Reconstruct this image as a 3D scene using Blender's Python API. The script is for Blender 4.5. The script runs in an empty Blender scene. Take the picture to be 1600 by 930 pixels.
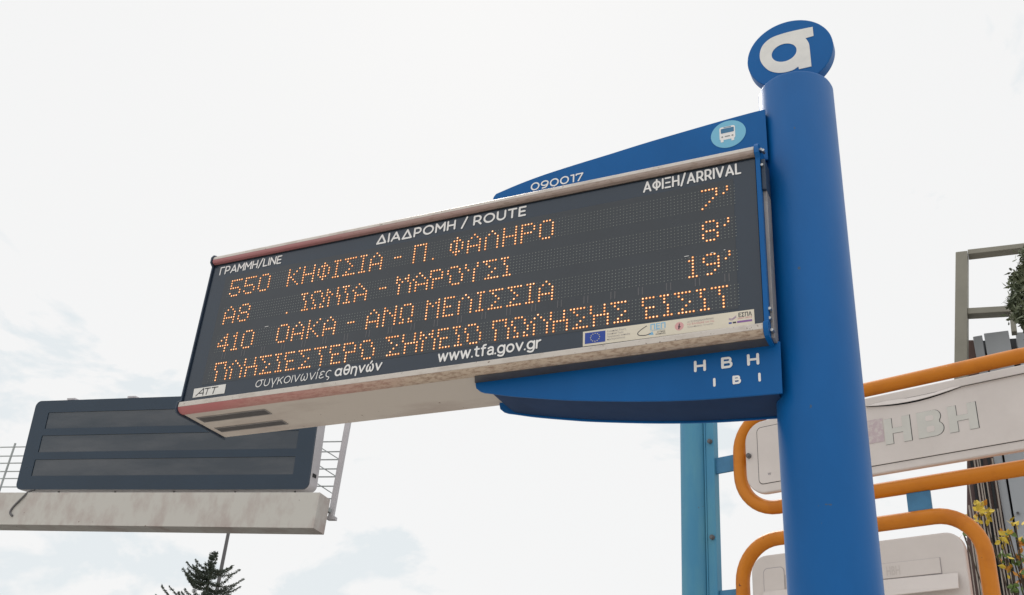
import bpy, bmesh, math, random
from mathutils import Vector, Matrix
random.seed(7)
S = bpy.context.scene
COL = S.collection

# ------------------------------------------------------------------ camera
cam_d = bpy.data.cameras.new('camera')
cam = bpy.data.objects.new('camera', cam_d); COL.objects.link(cam); S.camera = cam
cam_d.sensor_width = 36; cam_d.lens = 36.29; cam_d.clip_start = .05; cam_d.clip_end = 4000
_r = Vector((0.90480607, 0.42045359, 0.06741477)); _u = Vector((0.14620104, -0.4554279, 0.87818602)); _f = Vector((-0.39993904, 0.78473193, 0.47354468))
EYE = Vector((2.2788, -2.2572, 1.5981))
cam.matrix_world = Matrix(((_r.x, _u.x, -_f.x, EYE.x), (_r.y, _u.y, -_f.y, EYE.y), (_r.z, _u.z, -_f.z, EYE.z), (0, 0, 0, 1)))

# ------------------------------------------------------------------ light
SUN_AZ, SUN_EL = math.radians(-32), math.radians(47)
sd = Vector((math.sin(SUN_AZ)*math.cos(SUN_EL), math.cos(SUN_AZ)*math.cos(SUN_EL), math.sin(SUN_EL)))
sun_d = bpy.data.lights.new('sun', 'SUN'); sun_d.energy = 1.4; sun_d.angle = math.radians(14); sun_d.color = (1, .95, .88)
sun = bpy.data.objects.new('sun', sun_d); COL.objects.link(sun)
sun.rotation_euler = (-sd).to_track_quat('-Z', 'Y').to_euler(); sun.location = (0, 0, 30)

W = bpy.data.worlds.new('World'); S.world = W; W.use_nodes = True
nt = W.node_tree; N = nt.nodes; LK = nt.links; N.clear()
def wn(t, **k):
    n = N.new(t)
    for a, b in k.items(): setattr(n, a, b)
    return n
out = wn('ShaderNodeOutputWorld'); bg = wn('ShaderNodeBackground'); LK.new(bg.outputs[0], out.inputs[0])
sky = wn('ShaderNodeTexSky'); sky.sky_type = 'NISHITA'; sky.sun_disc = False
sky.sun_elevation = SUN_EL; sky.sun_rotation = SUN_AZ
tc = wn('ShaderNodeTexCoord')
def wmath(op, a, b=None, c=None, clamp=False):
    n = wn('ShaderNodeMath', operation=op); n.use_clamp = clamp
    for i, v in enumerate((a, b, c)):
        if v is None: continue
        if isinstance(v, (int, float)): n.inputs[i].default_value = v
        else: LK.new(v, n.inputs[i])
    return n.outputs[0]
mp = wn('ShaderNodeMapping'); mp.inputs['Scale'].default_value = (1, 1, 1.9); mp.inputs['Location'].default_value = (16.07, 3.99, 7.91)
LK.new(tc.outputs['Generated'], mp.inputs[0])
nz = wn('ShaderNodeTexNoise'); nz.inputs['Scale'].default_value = 4.6; nz.inputs['Detail'].default_value = 8; nz.inputs['Roughness'].default_value = .56; nz.inputs['Distortion'].default_value = .5
LK.new(mp.outputs[0], nz.inputs[0])
dt = wn('ShaderNodeVectorMath', operation='DOT_PRODUCT'); LK.new(tc.outputs['Generated'], dt.inputs[0]); dt.inputs[1].default_value = sd
# thin bright cloud veil: gaps open away from the sun's glare
glare = wmath('MULTIPLY_ADD', dt.outputs['Value'], 7.0, -6.15, clamp=True)
thr = wmath('MULTIPLY_ADD', glare, .45, .562)
gap = wmath('MULTIPLY', wmath('SUBTRACT', nz.outputs['Fac'], thr), 20, clamp=True)
sep = wn('ShaderNodeSeparateXYZ'); LK.new(tc.outputs['Generated'], sep.inputs[0])
el = wmath('MULTIPLY', wmath('SUBTRACT', sep.outputs['Z'], .70), 2.4, clamp=True)
veil = wn('ShaderNodeMix', data_type='RGBA'); veil.inputs['A'].default_value = (.925, .925, .92, 1); veil.inputs['B'].default_value = (.80, .845, .865, 1)
LK.new(gap, veil.inputs['Factor'])
zen = wn('ShaderNodeMix', data_type='RGBA'); LK.new(veil.outputs['Result'], zen.inputs['A']); zen.inputs['B'].default_value = (1.9, 1.9, 1.92, 1); LK.new(el, zen.inputs['Factor'])
skm = wn('ShaderNodeVectorMath', operation='SCALE'); LK.new(sky.outputs[0], skm.inputs[0]); skm.inputs['Scale'].default_value = .1
fin = wn('ShaderNodeMix', data_type='RGBA'); fin.inputs['Factor'].default_value = .97
LK.new(skm.outputs[0], fin.inputs['A']); LK.new(zen.outputs['Result'], fin.inputs['B'])
LK.new(fin.outputs['Result'], bg.inputs[0]); bg.inputs[1].default_value = 1
S.view_settings.view_transform = 'Standard'; S.view_settings.look = 'None'; S.view_settings.exposure = 0; S.view_settings.gamma = 1
S.cycles.max_bounces = 6

# ------------------------------------------------------------------ materials
def lin(c):
    return tuple(((v/255)/12.92 if v/255 <= .04045 else ((v/255+.055)/1.055)**2.4) for v in c)
def mat(name, col, rough=.5, metal=0, var=0, vscale=8, col2=None, spec=.5, coat=0, bump=0, bscale=60, stretch=(1, 1, 1), lo=.4, hi=.65, emit=None, estr=0, chips=None, cscale=14, cth=.70):
    m = bpy.data.materials.new(name); m.use_nodes = True
    t = m.node_tree; b = t.nodes['Principled BSDF']
    b.inputs['Base Color'].default_value = (*col, 1); b.inputs['Roughness'].default_value = rough; b.inputs['Metallic'].default_value = metal
    b.inputs['Specular IOR Level'].default_value = spec; b.inputs['Coat Weight'].default_value = coat; b.inputs['Coat Roughness'].default_value = .12
    if emit: b.inputs['Emission Color'].default_value = (*emit, 1); b.inputs['Emission Strength'].default_value = estr
    if var or col2 or bump:
        c = t.nodes.new('ShaderNodeTexCoord'); mpn = t.nodes.new('ShaderNodeMapping'); mpn.inputs['Scale'].default_value = stretch
        t.links.new(c.outputs['Object'], mpn.inputs[0])
        n = t.nodes.new('ShaderNodeTexNoise'); n.inputs['Scale'].default_value = vscale; n.inputs['Detail'].default_value = 7; n.inputs['Roughness'].default_value = .62
        t.links.new(mpn.outputs[0], n.inputs[0])
    if var or col2:
        r = t.nodes.new('ShaderNodeMapRange'); r.inputs['From Min'].default_value = lo; r.inputs['From Max'].default_value = hi
        t.links.new(n.outputs['Fac'], r.inputs['Value'])
        mx = t.nodes.new('ShaderNodeMix'); mx.data_type = 'RGBA'
        mx.inputs['A'].default_value = (*col, 1); c2 = col2 or tuple(v*(1-var) for v in col); mx.inputs['B'].default_value = (*c2, 1)
        t.links.new(r.outputs[0], mx.inputs['Factor']); t.links.new(mx.outputs['Result'], b.inputs['Base Color'])
        rr = t.nodes.new('ShaderNodeMapRange'); rr.inputs['To Min'].default_value = max(rough-.06, .02); rr.inputs['To Max'].default_value = min(rough+.1, 1)
        t.links.new(n.outputs['Fac'], rr.inputs['Value']); t.links.new(rr.outputs[0], b.inputs['Roughness'])
    if chips:
        v = t.nodes.new('ShaderNodeTexNoise'); v.inputs['Scale'].default_value = cscale; v.inputs['Detail'].default_value = 3; v.inputs['Roughness'].default_value = .75
        cc = t.nodes.new('ShaderNodeTexCoord'); t.links.new(cc.outputs['Object'], v.inputs[0])
        vr_ = t.nodes.new('ShaderNodeMapRange'); vr_.inputs['From Min'].default_value = cth; vr_.inputs['From Max'].default_value = cth+.02; t.links.new(v.outputs['Fac'], vr_.inputs['Value'])
        cm = t.nodes.new('ShaderNodeMix'); cm.data_type = 'RGBA'; cm.inputs['B'].default_value = (*chips, 1); t.links.new(vr_.outputs[0], cm.inputs['Factor'])
        if b.inputs['Base Color'].links: t.links.new(b.inputs['Base Color'].links[0].from_socket, cm.inputs['A'])
        else: cm.inputs['A'].default_value = (*col, 1)
        t.links.new(cm.outputs['Result'], b.inputs['Base Color'])
    if bump:
        n2 = t.nodes.new('ShaderNodeTexNoise'); n2.inputs['Scale'].default_value = bscale; n2.inputs['Detail'].default_value = 5
        t.links.new(mpn.outputs[0], n2.inputs[0])
        bp = t.nodes.new('ShaderNodeBump'); bp.inputs['Strength'].default_value = bump; bp.inputs['Distance'].default_value = .004
        t.links.new(n2.outputs['Fac'], bp.inputs['Height']); t.links.new(bp.outputs[0], b.inputs['Normal'])
    return m

M = {}
M['blue'] = mat('blue_paint', (.002, .112, .36), .42, var=.14, vscale=2.2, spec=.24, stretch=(1, 1, .5), bump=.03, bscale=150, chips=(.05, .10, .18), cscale=17, cth=.725)
M['blue_dark'] = mat('navy_web_paint', (.010, .036, .105), .6, spec=.2, var=.2, vscale=6)
M['capblue'] = mat('end_cap_dark_blue', (.030, .050, .085), .45, var=.3, vscale=20)
M['white'] = mat('white_vinyl', (.78, .77, .74), .5, var=.07, vscale=30)
M['white2'] = mat('white_print', (.84, .83, .82), .45)
M['glass'] = mat('dark_sign_face', (.024, .038, .060), .20, var=.10, vscale=3, spec=.6)
M['matrix'] = mat('led_module_face', (.034, .042, .053), .25, var=.25, vscale=1.6, spec=.6)
M['seam'] = mat('module_joint', (.10, .10, .11), .35)
M['unlit'] = mat('unlit_led', (.25, .27, .25), .22, var=.25, vscale=90)
M['led'] = mat('lit_led_core', (.9, .6, .3), .4, emit=(1.0, .60, .28), estr=1.25)
M['led2'] = mat('lit_led_core_dim', (.9, .6, .3), .4, emit=(1.0, .52, .20), estr=.95)
M['led3'] = mat('lit_led_core_bright', (.9, .6, .3), .4, emit=(1.0, .70, .40), estr=1.5)
M['ledhalo'] = mat('lit_led_lens_halo', (.5, .16, .03), .4, emit=(.75, .18, .015), estr=.42)  # halo round each lit core, drawn as a glowing orange ring
M['alu'] = mat('weathered_aluminium', (.60, .55, .50), .45, metal=.15, col2=(.45, .39, .34), vscale=26, lo=.48, hi=.72, stretch=(.6, 1, 1), bump=.15, bscale=120, chips=(.20, .15, .12), cscale=85, cth=.66)
M['steel'] = mat('bolt_steel', (.55, .55, .54), .3, metal=.9, var=.3, vscale=60)
M['greybr'] = mat('grey_bracket', (.33, .31, .30), .45, metal=.2, var=.3, vscale=14)
M['tray'] = mat('grey_tray', (.075, .072, .075), .5, var=.2, vscale=20)
M['black'] = mat('black_gap', (.012, .012, .013), .7)
M['orange'] = mat('orange_paint', (.60, .195, .008), .42, spec=.35, col2=(.48, .14, .006), vscale=7, lo=.5, hi=.75, bump=.06, bscale=70, chips=(.16, .05, .02), cscale=24, cth=.71)
M['ltblue'] = mat('light_blue_paint', (.058, .245, .41), .45, spec=.35, col2=(.09, .29, .41), vscale=5, lo=.4, hi=.7, stretch=(2, 2, .5), chips=(.10, .10, .10), cscale=30, cth=.72)
M['midblue'] = mat('plate_blue_paint', (.05, .20, .37), .5, var=.2, vscale=16)
M['beige'] = mat('faded_box_skin', (.665, .605, .57), .55, col2=(.60, .545, .51), vscale=3.5, lo=.4, hi=.7, bump=.06, bscale=30)
M['beige2'] = mat('faded_letter_skin', (.60, .585, .54), .55, var=.06, vscale=12)
M['pink'] = mat('faded_pink_sticker', (.50, .40, .42), .6, col2=(.58, .52, .50), vscale=60, lo=.45, hi=.6)
M['vmsface'] = mat('panel_face', (.016, .036, .064), .28, var=.10, vscale=1.3, spec=.5)
M['vmsrow'] = mat('panel_window', (.022, .034, .050), .12, col2=(.075, .082, .095), vscale=1.3, lo=.44, hi=.68, spec=.7, stretch=(.35, 1, 1.6))  # paler streaks in the base colour stand in for cloud reflections
M['vmsside'] = mat('panel_housing', (.55, .53, .55), .5, var=.1, vscale=4)
M['beam'] = mat('stained_white_beam', (.56, .54, .50), .6, col2=(.40, .32, .295), vscale=3.2, lo=.46, hi=.78, stretch=(1.5, 1, .8), bump=.08, bscale=40, chips=(.24, .17, .14), cscale=9, cth=.70)
M['rail'] = mat('galvanised_rail', (.42, .45, .45), .5, metal=.2, var=.15)
M['mast'] = mat('lamp_mast', (.13, .125, .13), .5, var=.15)
M['ofr'] = mat('olive_grey_steel', (.30, .285, .235), .6, var=.14, vscale=1.5)
M['clad'] = mat('grey_cladding', (.40, .42, .445), .5, var=.12, vscale=.8, stretch=(1, 1, .3))
M['claddark'] = mat('dark_joint', (.020, .022, .026), .6)
M['brown'] = mat('brown_cladding', (.19, .115, .10), .6, col2=(.10, .060, .058), vscale=1.3, lo=.35, hi=.65)
M['slat'] = mat('pale_slat', (.42, .36, .31), .55, var=.3, vscale=3)
M['asphalt'] = mat('asphalt', (.055, .055, .057), .9, var=.3, vscale=30, bump=.5, bscale=200)
M['paving'] = mat('pale_paving', (.50, .47, .43), .8, var=.18, vscale=3, bump=.2, bscale=90)
M['earth'] = mat('dry_ground', (.34, .31, .25), .95, var=.25, vscale=.6)
M['kerb'] = mat('kerb_concrete', (.45, .44, .41), .85, var=.15, vscale=6)
M['needle'] = mat('conifer_needles', (.075, .095, .065), .7, col2=(.045, .062, .048), vscale=3)
M['bark'] = mat('bark', (.09, .065, .045), .9, var=.4, vscale=12, bump=.5)
M['leafdk'] = mat('dark_foliage', (.10, .125, .07), .6, col2=(.17, .19, .11), vscale=2.5, lo=.4, hi=.6)
M['leafy'] = mat('yellow_leaf', (.66, .46, .03), .55, col2=(.55, .42, .06), vscale=9)
M['leafo'] = mat('orange_leaf', (.62, .27, .04), .55, var=.2)
M['leafg'] = mat('green_leaf', (.12, .19, .035), .55, var=.3)

def streak_mat(name, base, dirt, red, redfade, thresh=.5):
    """weathered profile with a worn red paint band that thins out along its length"""
    m = bpy.data.materials.new(name); m.use_nodes = True; t = m.node_tree; b = t.nodes['Principled BSDF']; b.inputs['Roughness'].default_value = .5
    def nd(k): return t.nodes.new(k)
    c = nd('ShaderNodeTexCoord'); mp_ = nd('ShaderNodeMapping'); mp_.inputs['Scale'].default_value = (.35, 1, 1); t.links.new(c.outputs['Object'], mp_.inputs[0])
    n = nd('ShaderNodeTexNoise'); n.inputs['Scale'].default_value = 130; n.inputs['Detail'].default_value = 8; n.inputs['Roughness'].default_value = .75; t.links.new(mp_.outputs[0], n.inputs[0])
    n2 = nd('ShaderNodeTexNoise'); n2.inputs['Scale'].default_value = 7; n2.inputs['Detail'].default_value = 6; t.links.new(mp_.outputs[0], n2.inputs[0])
    r = nd('ShaderNodeMapRange'); r.inputs['From Min'].default_value = thresh; r.inputs['From Max'].default_value = thresh+.14; t.links.new(n.outputs['Fac'], r.inputs['Value'])
    m1 = nd('ShaderNodeMix'); m1.data_type = 'RGBA'; m1.inputs['A'].default_value = (*base, 1); m1.inputs['B'].default_value = (*dirt, 1); t.links.new(r.outputs[0], m1.inputs['Factor'])
    sx = nd('ShaderNodeSeparateXYZ'); t.links.new(c.outputs['Object'], sx.inputs[0])
    fx = nd('ShaderNodeMapRange'); fx.inputs['From Min'].default_value = redfade[0]; fx.inputs['From Max'].default_value = redfade[1]; fx.inputs['To Min'].default_value = 1.15; fx.inputs['To Max'].default_value = .0
    t.links.new(sx.outputs['X'], fx.inputs['Value'])
    ad = nd('ShaderNodeMath'); ad.operation = 'MULTIPLY_ADD'; t.links.new(n2.outputs['Fac'], ad.inputs[0]); ad.inputs[1].default_value = 1.2; ad.inputs[2].default_value = -.75
    a2 = nd('ShaderNodeMath'); a2.operation = 'ADD'; a2.use_clamp = True; t.links.new(ad.outputs[0], a2.inputs[0]); t.links.new(fx.outputs[0], a2.inputs[1])
    m2 = nd('ShaderNodeMix'); m2.data_type = 'RGBA'; t.links.new(m1.outputs['Result'], m2.inputs['A']); m2.inputs['B'].default_value = (*red, 1); t.links.new(a2.outputs[0], m2.inputs['Factor'])
    t.links.new(m2.outputs['Result'], b.inputs['Base Color'])
    return m
M['redband_top'] = streak_mat('worn_red_band_top', (.38, .30, .265), (.26, .19, .15), (.40, .15, .16), (.25, 1.15), .5)
M['redband_bot'] = streak_mat('worn_red_band_bottom', (.50, .40, .31), (.29, .20, .145), (.42, .14, .14), (.10, 1.0), .46)

# ------------------------------------------------------------------ mesh helpers
class B:
    """collects shapes, linked as ONE mesh object"""
    def __init__(s): s.v = []; s.f = []; s.mi = []
    def add(s, vs, fs, mi=0):
        o = len(s.v); s.v += [tuple(v) for v in vs]; s.f += [tuple(i+o for i in f) for f in fs]; s.mi += [mi]*len(fs); return s
    def box(s, x0, x1, y0, y1, z0, z1, mi=0):
        vs = [(x, y, z) for z in (z0, z1) for y in (y0, y1) for x in (x0, x1)]
        return s.add(vs, [(0, 2, 3, 1), (4, 5, 7, 6), (0, 1, 5, 4), (2, 6, 7, 3), (0, 4, 6, 2), (1, 3, 7, 5)], mi)
    def obox(s, c, ax, ay, az, hx, hy, hz, mi=0):
        vs = [c+ax*(a*hx)+ay*(b*hy)+az*(d*hz) for d in (-1, 1) for b in (-1, 1) for a in (-1, 1)]
        return s.add(vs, [(0, 2, 3, 1), (4, 5, 7, 6), (0, 1, 5, 4), (2, 6, 7, 3), (0, 4, 6, 2), (1, 3, 7, 5)], mi)
    def prism(s, pts, y0, y1, mi=0):
        """outline in XZ (counter-clockwise seen from -Y), extruded in Y"""
        n = len(pts); vs = [(x, y0, z) for x, z in pts]+[(x, y1, z) for x, z in pts]
        fs = [tuple(range(n)), tuple(range(2*n-1, n-1, -1))]+[(i, n+i, n+(i+1) % n, (i+1) % n) for i in range(n)]
        return s.add(vs, fs, mi)
    def extr(s, prof, x0, x1, mi=0):
        """profile in YZ extruded in X"""
        n = len(prof); vs = [(x0, y, z) for y, z in prof]+[(x1, y, z) for y, z in prof]
        return s.add(vs, [tuple(range(n)), tuple(range(2*n-1, n-1, -1))]+[(i, n+i, n+(i+1) % n, (i+1) % n) for i in range(n)], mi)
    def tube(s, path, r, n=12, closed=False, radii=None, mi=0, caps=True):
        P = [Vector(p) for p in path]; m = len(P); o = len(s.v); prev = None
        for i, p in enumerate(P):
            a = P[(i-1) % m] if (closed or i > 0) else p; b = P[(i+1) % m] if (closed or i < m-1) else p
            t = (b-a).normalized()
            if prev is None:
                h = Vector((0, 0, 1)) if abs(t.z) < .9 else Vector((1, 0, 0)); u = t.cross(h).normalized()
            else: u = (prev-t*prev.dot(t)).normalized()
            w = t.cross(u); prev = u; rr = radii[i] if radii else r
            s.v += [tuple(p+(u*math.cos(k*2*math.pi/n)+w*math.sin(k*2*math.pi/n))*rr) for k in range(n)]
        q = m if closed else m-1
        for i in range(q):
            for k in range(n):
                a = o+i*n+k; b = o+i*n+(k+1) % n; c = o+((i+1) % m)*n+(k+1) % n; d = o+((i+1) % m)*n+k
                s.f.append((a, b, c, d)); s.mi.append(mi)
        if caps and not closed:
            s.f.append(tuple(o+k for k in range(n))[::-1]); s.f.append(tuple(o+(m-1)*n+k for k in range(n))); s.mi += [mi, mi]
        return s
    def build(s, name, m, parent=None, smooth=False, bevel=0, bseg=2, mw=None, angle=40):
        me = bpy.data.meshes.new(name); me.from_pydata(s.v, [], s.f)
        for x in (m if isinstance(m, (list, tuple)) else [m]): me.materials.append(x)
        if any(s.mi): me.polygons.foreach_set('material_index', s.mi)
        bm = bmesh.new(); bm.from_mesh(me); bmesh.ops.recalc_face_normals(bm, faces=bm.faces); bm.to_mesh(me); bm.free()
        ob = bpy.data.objects.new(name, me); COL.objects.link(ob)
        if bevel:
            md = ob.modifiers.new('bevel', 'BEVEL'); md.width = bevel; md.segments = bseg; md.limit_method = 'ANGLE'; md.angle_limit = math.radians(40); md.harden_normals = False
        if smooth or bevel:
            me.shade_smooth(); me.set_sharp_from_angle(angle=math.radians(angle))
        if parent is not None:
            ob.parent = parent; ob.matrix_parent_inverse = parent.matrix_world.inverted()
        return ob
def tag(o, label=None, cat=None, group=None, kind=None):
    if label: o['label'] = label
    if cat: o['category'] = cat
    if group: o['group'] = group
    if kind: o['kind'] = kind
    return o
def thing(name, label, cat, loc=(0, 0, 0), group=None, rot=None):
    o = bpy.data.objects.new(name, None); COL.objects.link(o); o.location = loc; o.empty_display_size = .2
    if rot is not None: o.rotation_euler = rot
    bpy.context.view_layer.update()
    return tag(o, label, cat, group)

_caps = {}
def text(name, body, x0, x1, zb, cap, y, m, parent, bold=0.0, depth=0, shear=0, basis=None, space=1.0):
    cu = bpy.data.curves.new(name, 'FONT'); cu.body = body; cu.size = 1; cu.offset = bold; cu.resolution_u = 3; cu.shear = shear; cu.space_character = space
    to = bpy.data.objects.new('tmp', cu); COL.objects.link(to); dg = bpy.context.evaluated_depsgraph_get(); dg.update()
    me = bpy.data.meshes.new_from_object(to.evaluated_get(dg)); bpy.data.objects.remove(to)
    if 'c' not in _caps:
        c2 = bpy.data.curves.new('h', 'FONT'); c2.body = 'H'; c2.size = 1; t2 = bpy.data.objects.new('h', c2); COL.objects.link(t2); dg.update()
        m2 = bpy.data.meshes.new_from_object(t2.evaluated_get(bpy.context.evaluated_depsgraph_get())); _caps['c'] = max(v.co.y for v in m2.vertices); bpy.data.objects.remove(t2)
    xs = [v.co.x for v in me.vertices]; a, b = min(xs), max(xs); sx = (x1-x0)/(b-a); sz = cap/_caps['c']
    for v in me.vertices:
        X = x0+(v.co.x-a)*sx; Z = zb+v.co.y*sz
        v.co = (X, y, Z) if basis is None else basis(X, y, Z)
    me.name = name; me.materials.clear(); me.materials.append(m)
    o = bpy.data.objects.new(name, me); COL.objects.link(o)
    if parent is not None: o.parent = parent; o.matrix_parent_inverse = parent.matrix_world.inverted()
    if depth:
        md = o.modifiers.new('thick', 'SOLIDIFY'); md.thickness = depth; md.offset = 0
    return o
def stroke(b, pts, w, y, seg=6):
    """flat round-ended stroke in the XZ plane"""
    for (xa, za), (xb, zb) in zip(pts, pts[1:]):
        d = math.atan2(zb-za, xb-xa); r = w/2; vs = []
        for k in range(seg+1):
            a = d-math.pi/2+math.pi*k/seg; vs.append((xb+r*math.cos(a), y, zb+r*math.sin(a)))
        for k in range(seg+1):
            a = d+math.pi/2+math.pi*k/seg; vs.append((xa+r*math.cos(a), y, za+r*math.sin(a)))
        b.add(vs, [tuple(range(len(vs)))])
        y -= .00001
def arc(cx, cz, r, a0, a1, n=10, rz=None):
    rz = r if rz is None else rz
    return [(cx+r*math.cos(math.radians(a0+(a1-a0)*k/n)), cz+rz*math.sin(math.radians(a0+(a1-a0)*k/n))) for k in range(n+1)]
def rrect(x0, x1, z0, z1, r, n=8):
    p = []
    for cx, cz, a in ((x1-r, z0+r, -90), (x1-r, z1-r, 0), (x0+r, z1-r, 90), (x0+r, z0+r, 180)): p += arc(cx, cz, r, a, a+90, n)
    return p
def spline(pts, n=8):
    o = []
    for i in range(len(pts)-1):
        p0 = pts[max(i-1, 0)]; p1 = pts[i]; p2 = pts[i+1]; p3 = pts[min(i+2, len(pts)-1)]
        for k in range(n):
            t = k/n; o.append(tuple(.5*((2*b)+(-a+c)*t+(2*a-5*b+4*c-d)*t*t+(-a+3*b-3*c+d)*t**3) for a, b, c, d in zip(p0, p1, p2, p3)))
    o.append(tuple(pts[-1])); return o


def spl(pts, n=5): return spline(pts, n)
def ell(cx, cz, rx, rz, a0=0, a1=360, n=22): return arc(cx, cz, rx, a0, a1, n, rz)
_P = [(0, 0), (0, 1), (.34, 1)]+ell(.34, .69, .29, .31, 90, -90, 9)+[(0, .38)]
_OM = [spl([(.13, .70), (.02, .48), (.02, .18), (.14, 0), (.28, .04), (.36, .22), (.36, .42)]), spl([(.36, .22), (.44, .04), (.58, 0), (.70, .18), (.70, .48), (.59, .70)])]
GLYPH = {
 'Γ': (.55, [[(0, 0), (0, 1), (.55, 1)]]), 'Ρ': (.63, [_P]), 'Α': (.84, [[(0, 0), (.42, 1), (.84, 0)], [(.13, .28), (.71, .28)]]),
 'Μ': (.86, [[(0, 0), (0, 1), (.43, .36), (.86, 1), (.86, 0)]]), 'Η': (.70, [[(0, 0), (0, 1)], [(.70, 0), (.70, 1)], [(0, .5), (.70, .5)]]),
 '/': (.46, [[(0, -.12), (.46, 1.12)]]), 'L': (.50, [[(0, 1), (0, 0), (.50, 0)]]), 'I': (0, [[(0, 0), (0, 1)]]), 'N': (.74, [[(0, 0), (0, 1), (.74, 0), (.74, 1)]]),
 'E': (.56, [[(.56, 1), (0, 1), (0, 0), (.56, 0)], [(0, .5), (.50, .5)]]), 'Δ': (.90, [[(0, 0), (.45, 1), (.90, 0), (0, 0)]]), 'Ο': (.96, [ell(.48, .5, .48, .5)]),
 'R': (.66, [_P, [(.36, .38), (.66, 0)]]), 'U': (.74, [[(0, 1), (0, .37)]+ell(.37, .37, .37, .37, 180, 360, 12)+[(.74, 1)]]), 'T': (.72, [[(0, 1), (.72, 1)], [(.36, 0), (.36, 1)]]),
 'Φ': (.86, [[(.43, -.03), (.43, 1.03)], ell(.43, .5, .43, .34)]), 'Ξ': (.60, [[(0, 1), (.60, 1)], [(.07, .5), (.53, .5)], [(0, 0), (.60, 0)]]), 'V': (.80, [[(0, 1), (.40, 0), (.80, 1)]]),
 '0': (.76, [ell(.38, .5, .38, .5)]), '9': (.66, [ell(.33, .67, .33, .33), spl([(.66, .67), (.60, .32), (.42, .05), (.12, 0)])]), '1': (.26, [[(0, 1), (.26, 1), (.26, 0)]]), '7': (.62, [[(0, .86), (0, 1), (.62, 1), (.22, 0)]]),
 'σ': (.78, [ell(.33, .35, .33, .35), [(.33, .70), (.78, .70)]]), 'υ': (.58, [[(0, .70), (0, .29)]+ell(.29, .29, .29, .29, 180, 360, 10)+[(.58, .50), (.53, .70)]]),
 'γ': (.60, [[(0, .70), (.30, .02), (.30, -.26)], [(.60, .70), (.30, .02)]]), 'κ': (.52, [[(0, .70), (0, 0)], [(.50, .70), (.02, .30)], [(.18, .43), (.52, 0)]]),
 'ο': (.68, [ell(.34, .35, .34, .35)]), 'ι': (0, [[(0, .70), (0, 0)]]), 'ν': (.60, [[(0, .70), (.30, 0), (.60, .70)]]), 'ω': (.72, _OM), 'ώ': (.72, _OM+[[(.34, .86), (.46, 1.04)]]),
 'ί': (.12, [[(.02, .70), (.02, 0)], [(.02, .88), (.13, 1.06)]]), 'ε': (.48, [spl([(.46, .62), (.28, .70), (.08, .62), (.10, .44), (.28, .37)]), spl([(.28, .37), (.04, .30), (.02, .10), (.22, 0), (.48, .08)])]),
 'ς': (.50, [spl([(.50, .62), (.30, .70), (.10, .58), (.02, .34), (.12, .12), (.32, .03), (.44, -.04), (.40, -.20), (.30, -.26)])]),
 'α': (.70, [ell(.32, .35, .32, .35), spl([(.64, .70), (.63, .20), (.70, 0)])]), 'θ': (.60, [ell(.30, .5, .30, .5), [(.02, .5), (.58, .5)]]),
 'η': (.54, [[(0, .70), (0, 0)], [(0, .42)]+ell(.27, .42, .27, .28, 180, 0, 10)+[(.54, -.26)]]),
 'w': (.92, [[(0, .70), (.23, 0), (.46, .70), (.69, 0), (.92, .70)]]), '.': (0, [[(0, .01), (0, .02)]]), 't': (.42, [spl([(.17, .92), (.17, .45), (.19, .10), (.42, .01)]), [(0, .70), (.40, .70)]]),
 'f': (.42, [[(.15, 0), (.15, .55)]+spl([(.15, .70), (.20, .95), (.42, 1.0)]), [(0, .70), (.38, .70)]]),
 'a': (.52, [spl([(.04, .60), (.24, .70), (.46, .64), (.52, .42)])+[(.52, 0)], spl([(.52, .40), (.20, .39), (.02, .26), (.06, .05), (.28, 0), (.46, .08), (.52, .20)])]),
 'g': (.64, [ell(.32, .36, .32, .34), [(.64, .70), (.64, .02)]+spl([(.64, 0), (.52, -.24), (.28, -.28), (.06, -.20)])]), 'o': (.66, [ell(.33, .35, .33, .35)]), 'v': (.62, [[(0, .70), (.31, 0), (.62, .70)]]),
 'r': (.34, [[(0, .70), (0, 0)], spl([(0, .38), (.10, .62), (.34, .70)])])}
for a_, b_ in (('Ι', 'I'), ('A', 'Α'), ('O', 'Ο'), ('Ε', 'E'), ('P', 'Ρ'), ('H', 'Η')): GLYPH[a_] = GLYPH[b_]
def sign_text(name, body, x0, x1, zb, cap, wt, y, m, parent, gap=.30, slant=0.0):
    """lettering of round-ended strokes, fitted between x0 and x1"""
    adv = 0; pos = []
    for ch in body:
        if ch == ' ': adv += .42; continue
        pos.append((ch, adv)); adv += GLYPH[ch][0]+gap
    tot_w = adv-gap; k = (x1-x0-wt)/tot_w; h = cap-wt; b = B(); yy = y
    for ch, a in pos:
        for pl in GLYPH[ch][1]:
            q = [(x0+wt/2+(a+px)*k+slant*pz*h, zb+wt/2+pz*h) for px, pz in pl]
            stroke(b, q, wt, yy, 5); yy -= .00005
            if yy < y-.0006: yy = y
    return b.build(name, m, parent)

# ------------------------------------------------------------------ ground
tag(B().box(-900, 900, -900, 900, -.30, -.12).build('ground', M['earth']), kind='structure')
tag(B().box(-60, 60, 3.9, 16.0, -.119, -.10).build('road', M['asphalt']), kind='structure')
tag(B().box(-60, 60, -30, 3.70, -.119, 0).build('pavement', M['paving']), kind='structure')
kb = B()
for k in range(120): kb.box(-60+k, -60+k+.992, 3.703, 3.88, -.119, .015)
tag(kb.build('kerb', M['kerb'], bevel=.01), kind='structure')
tag(B().box(-60, 60, 16.2, 60, -.119, 0).build('far_pavement', M['paving']), kind='structure')
mk = B()
for k in range(20): mk.box(-60+k*6, -57+k*6, 9.8, 9.95, -.099, -.095)
tag(mk.build('lane_marking', M['white']), kind='structure')

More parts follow.
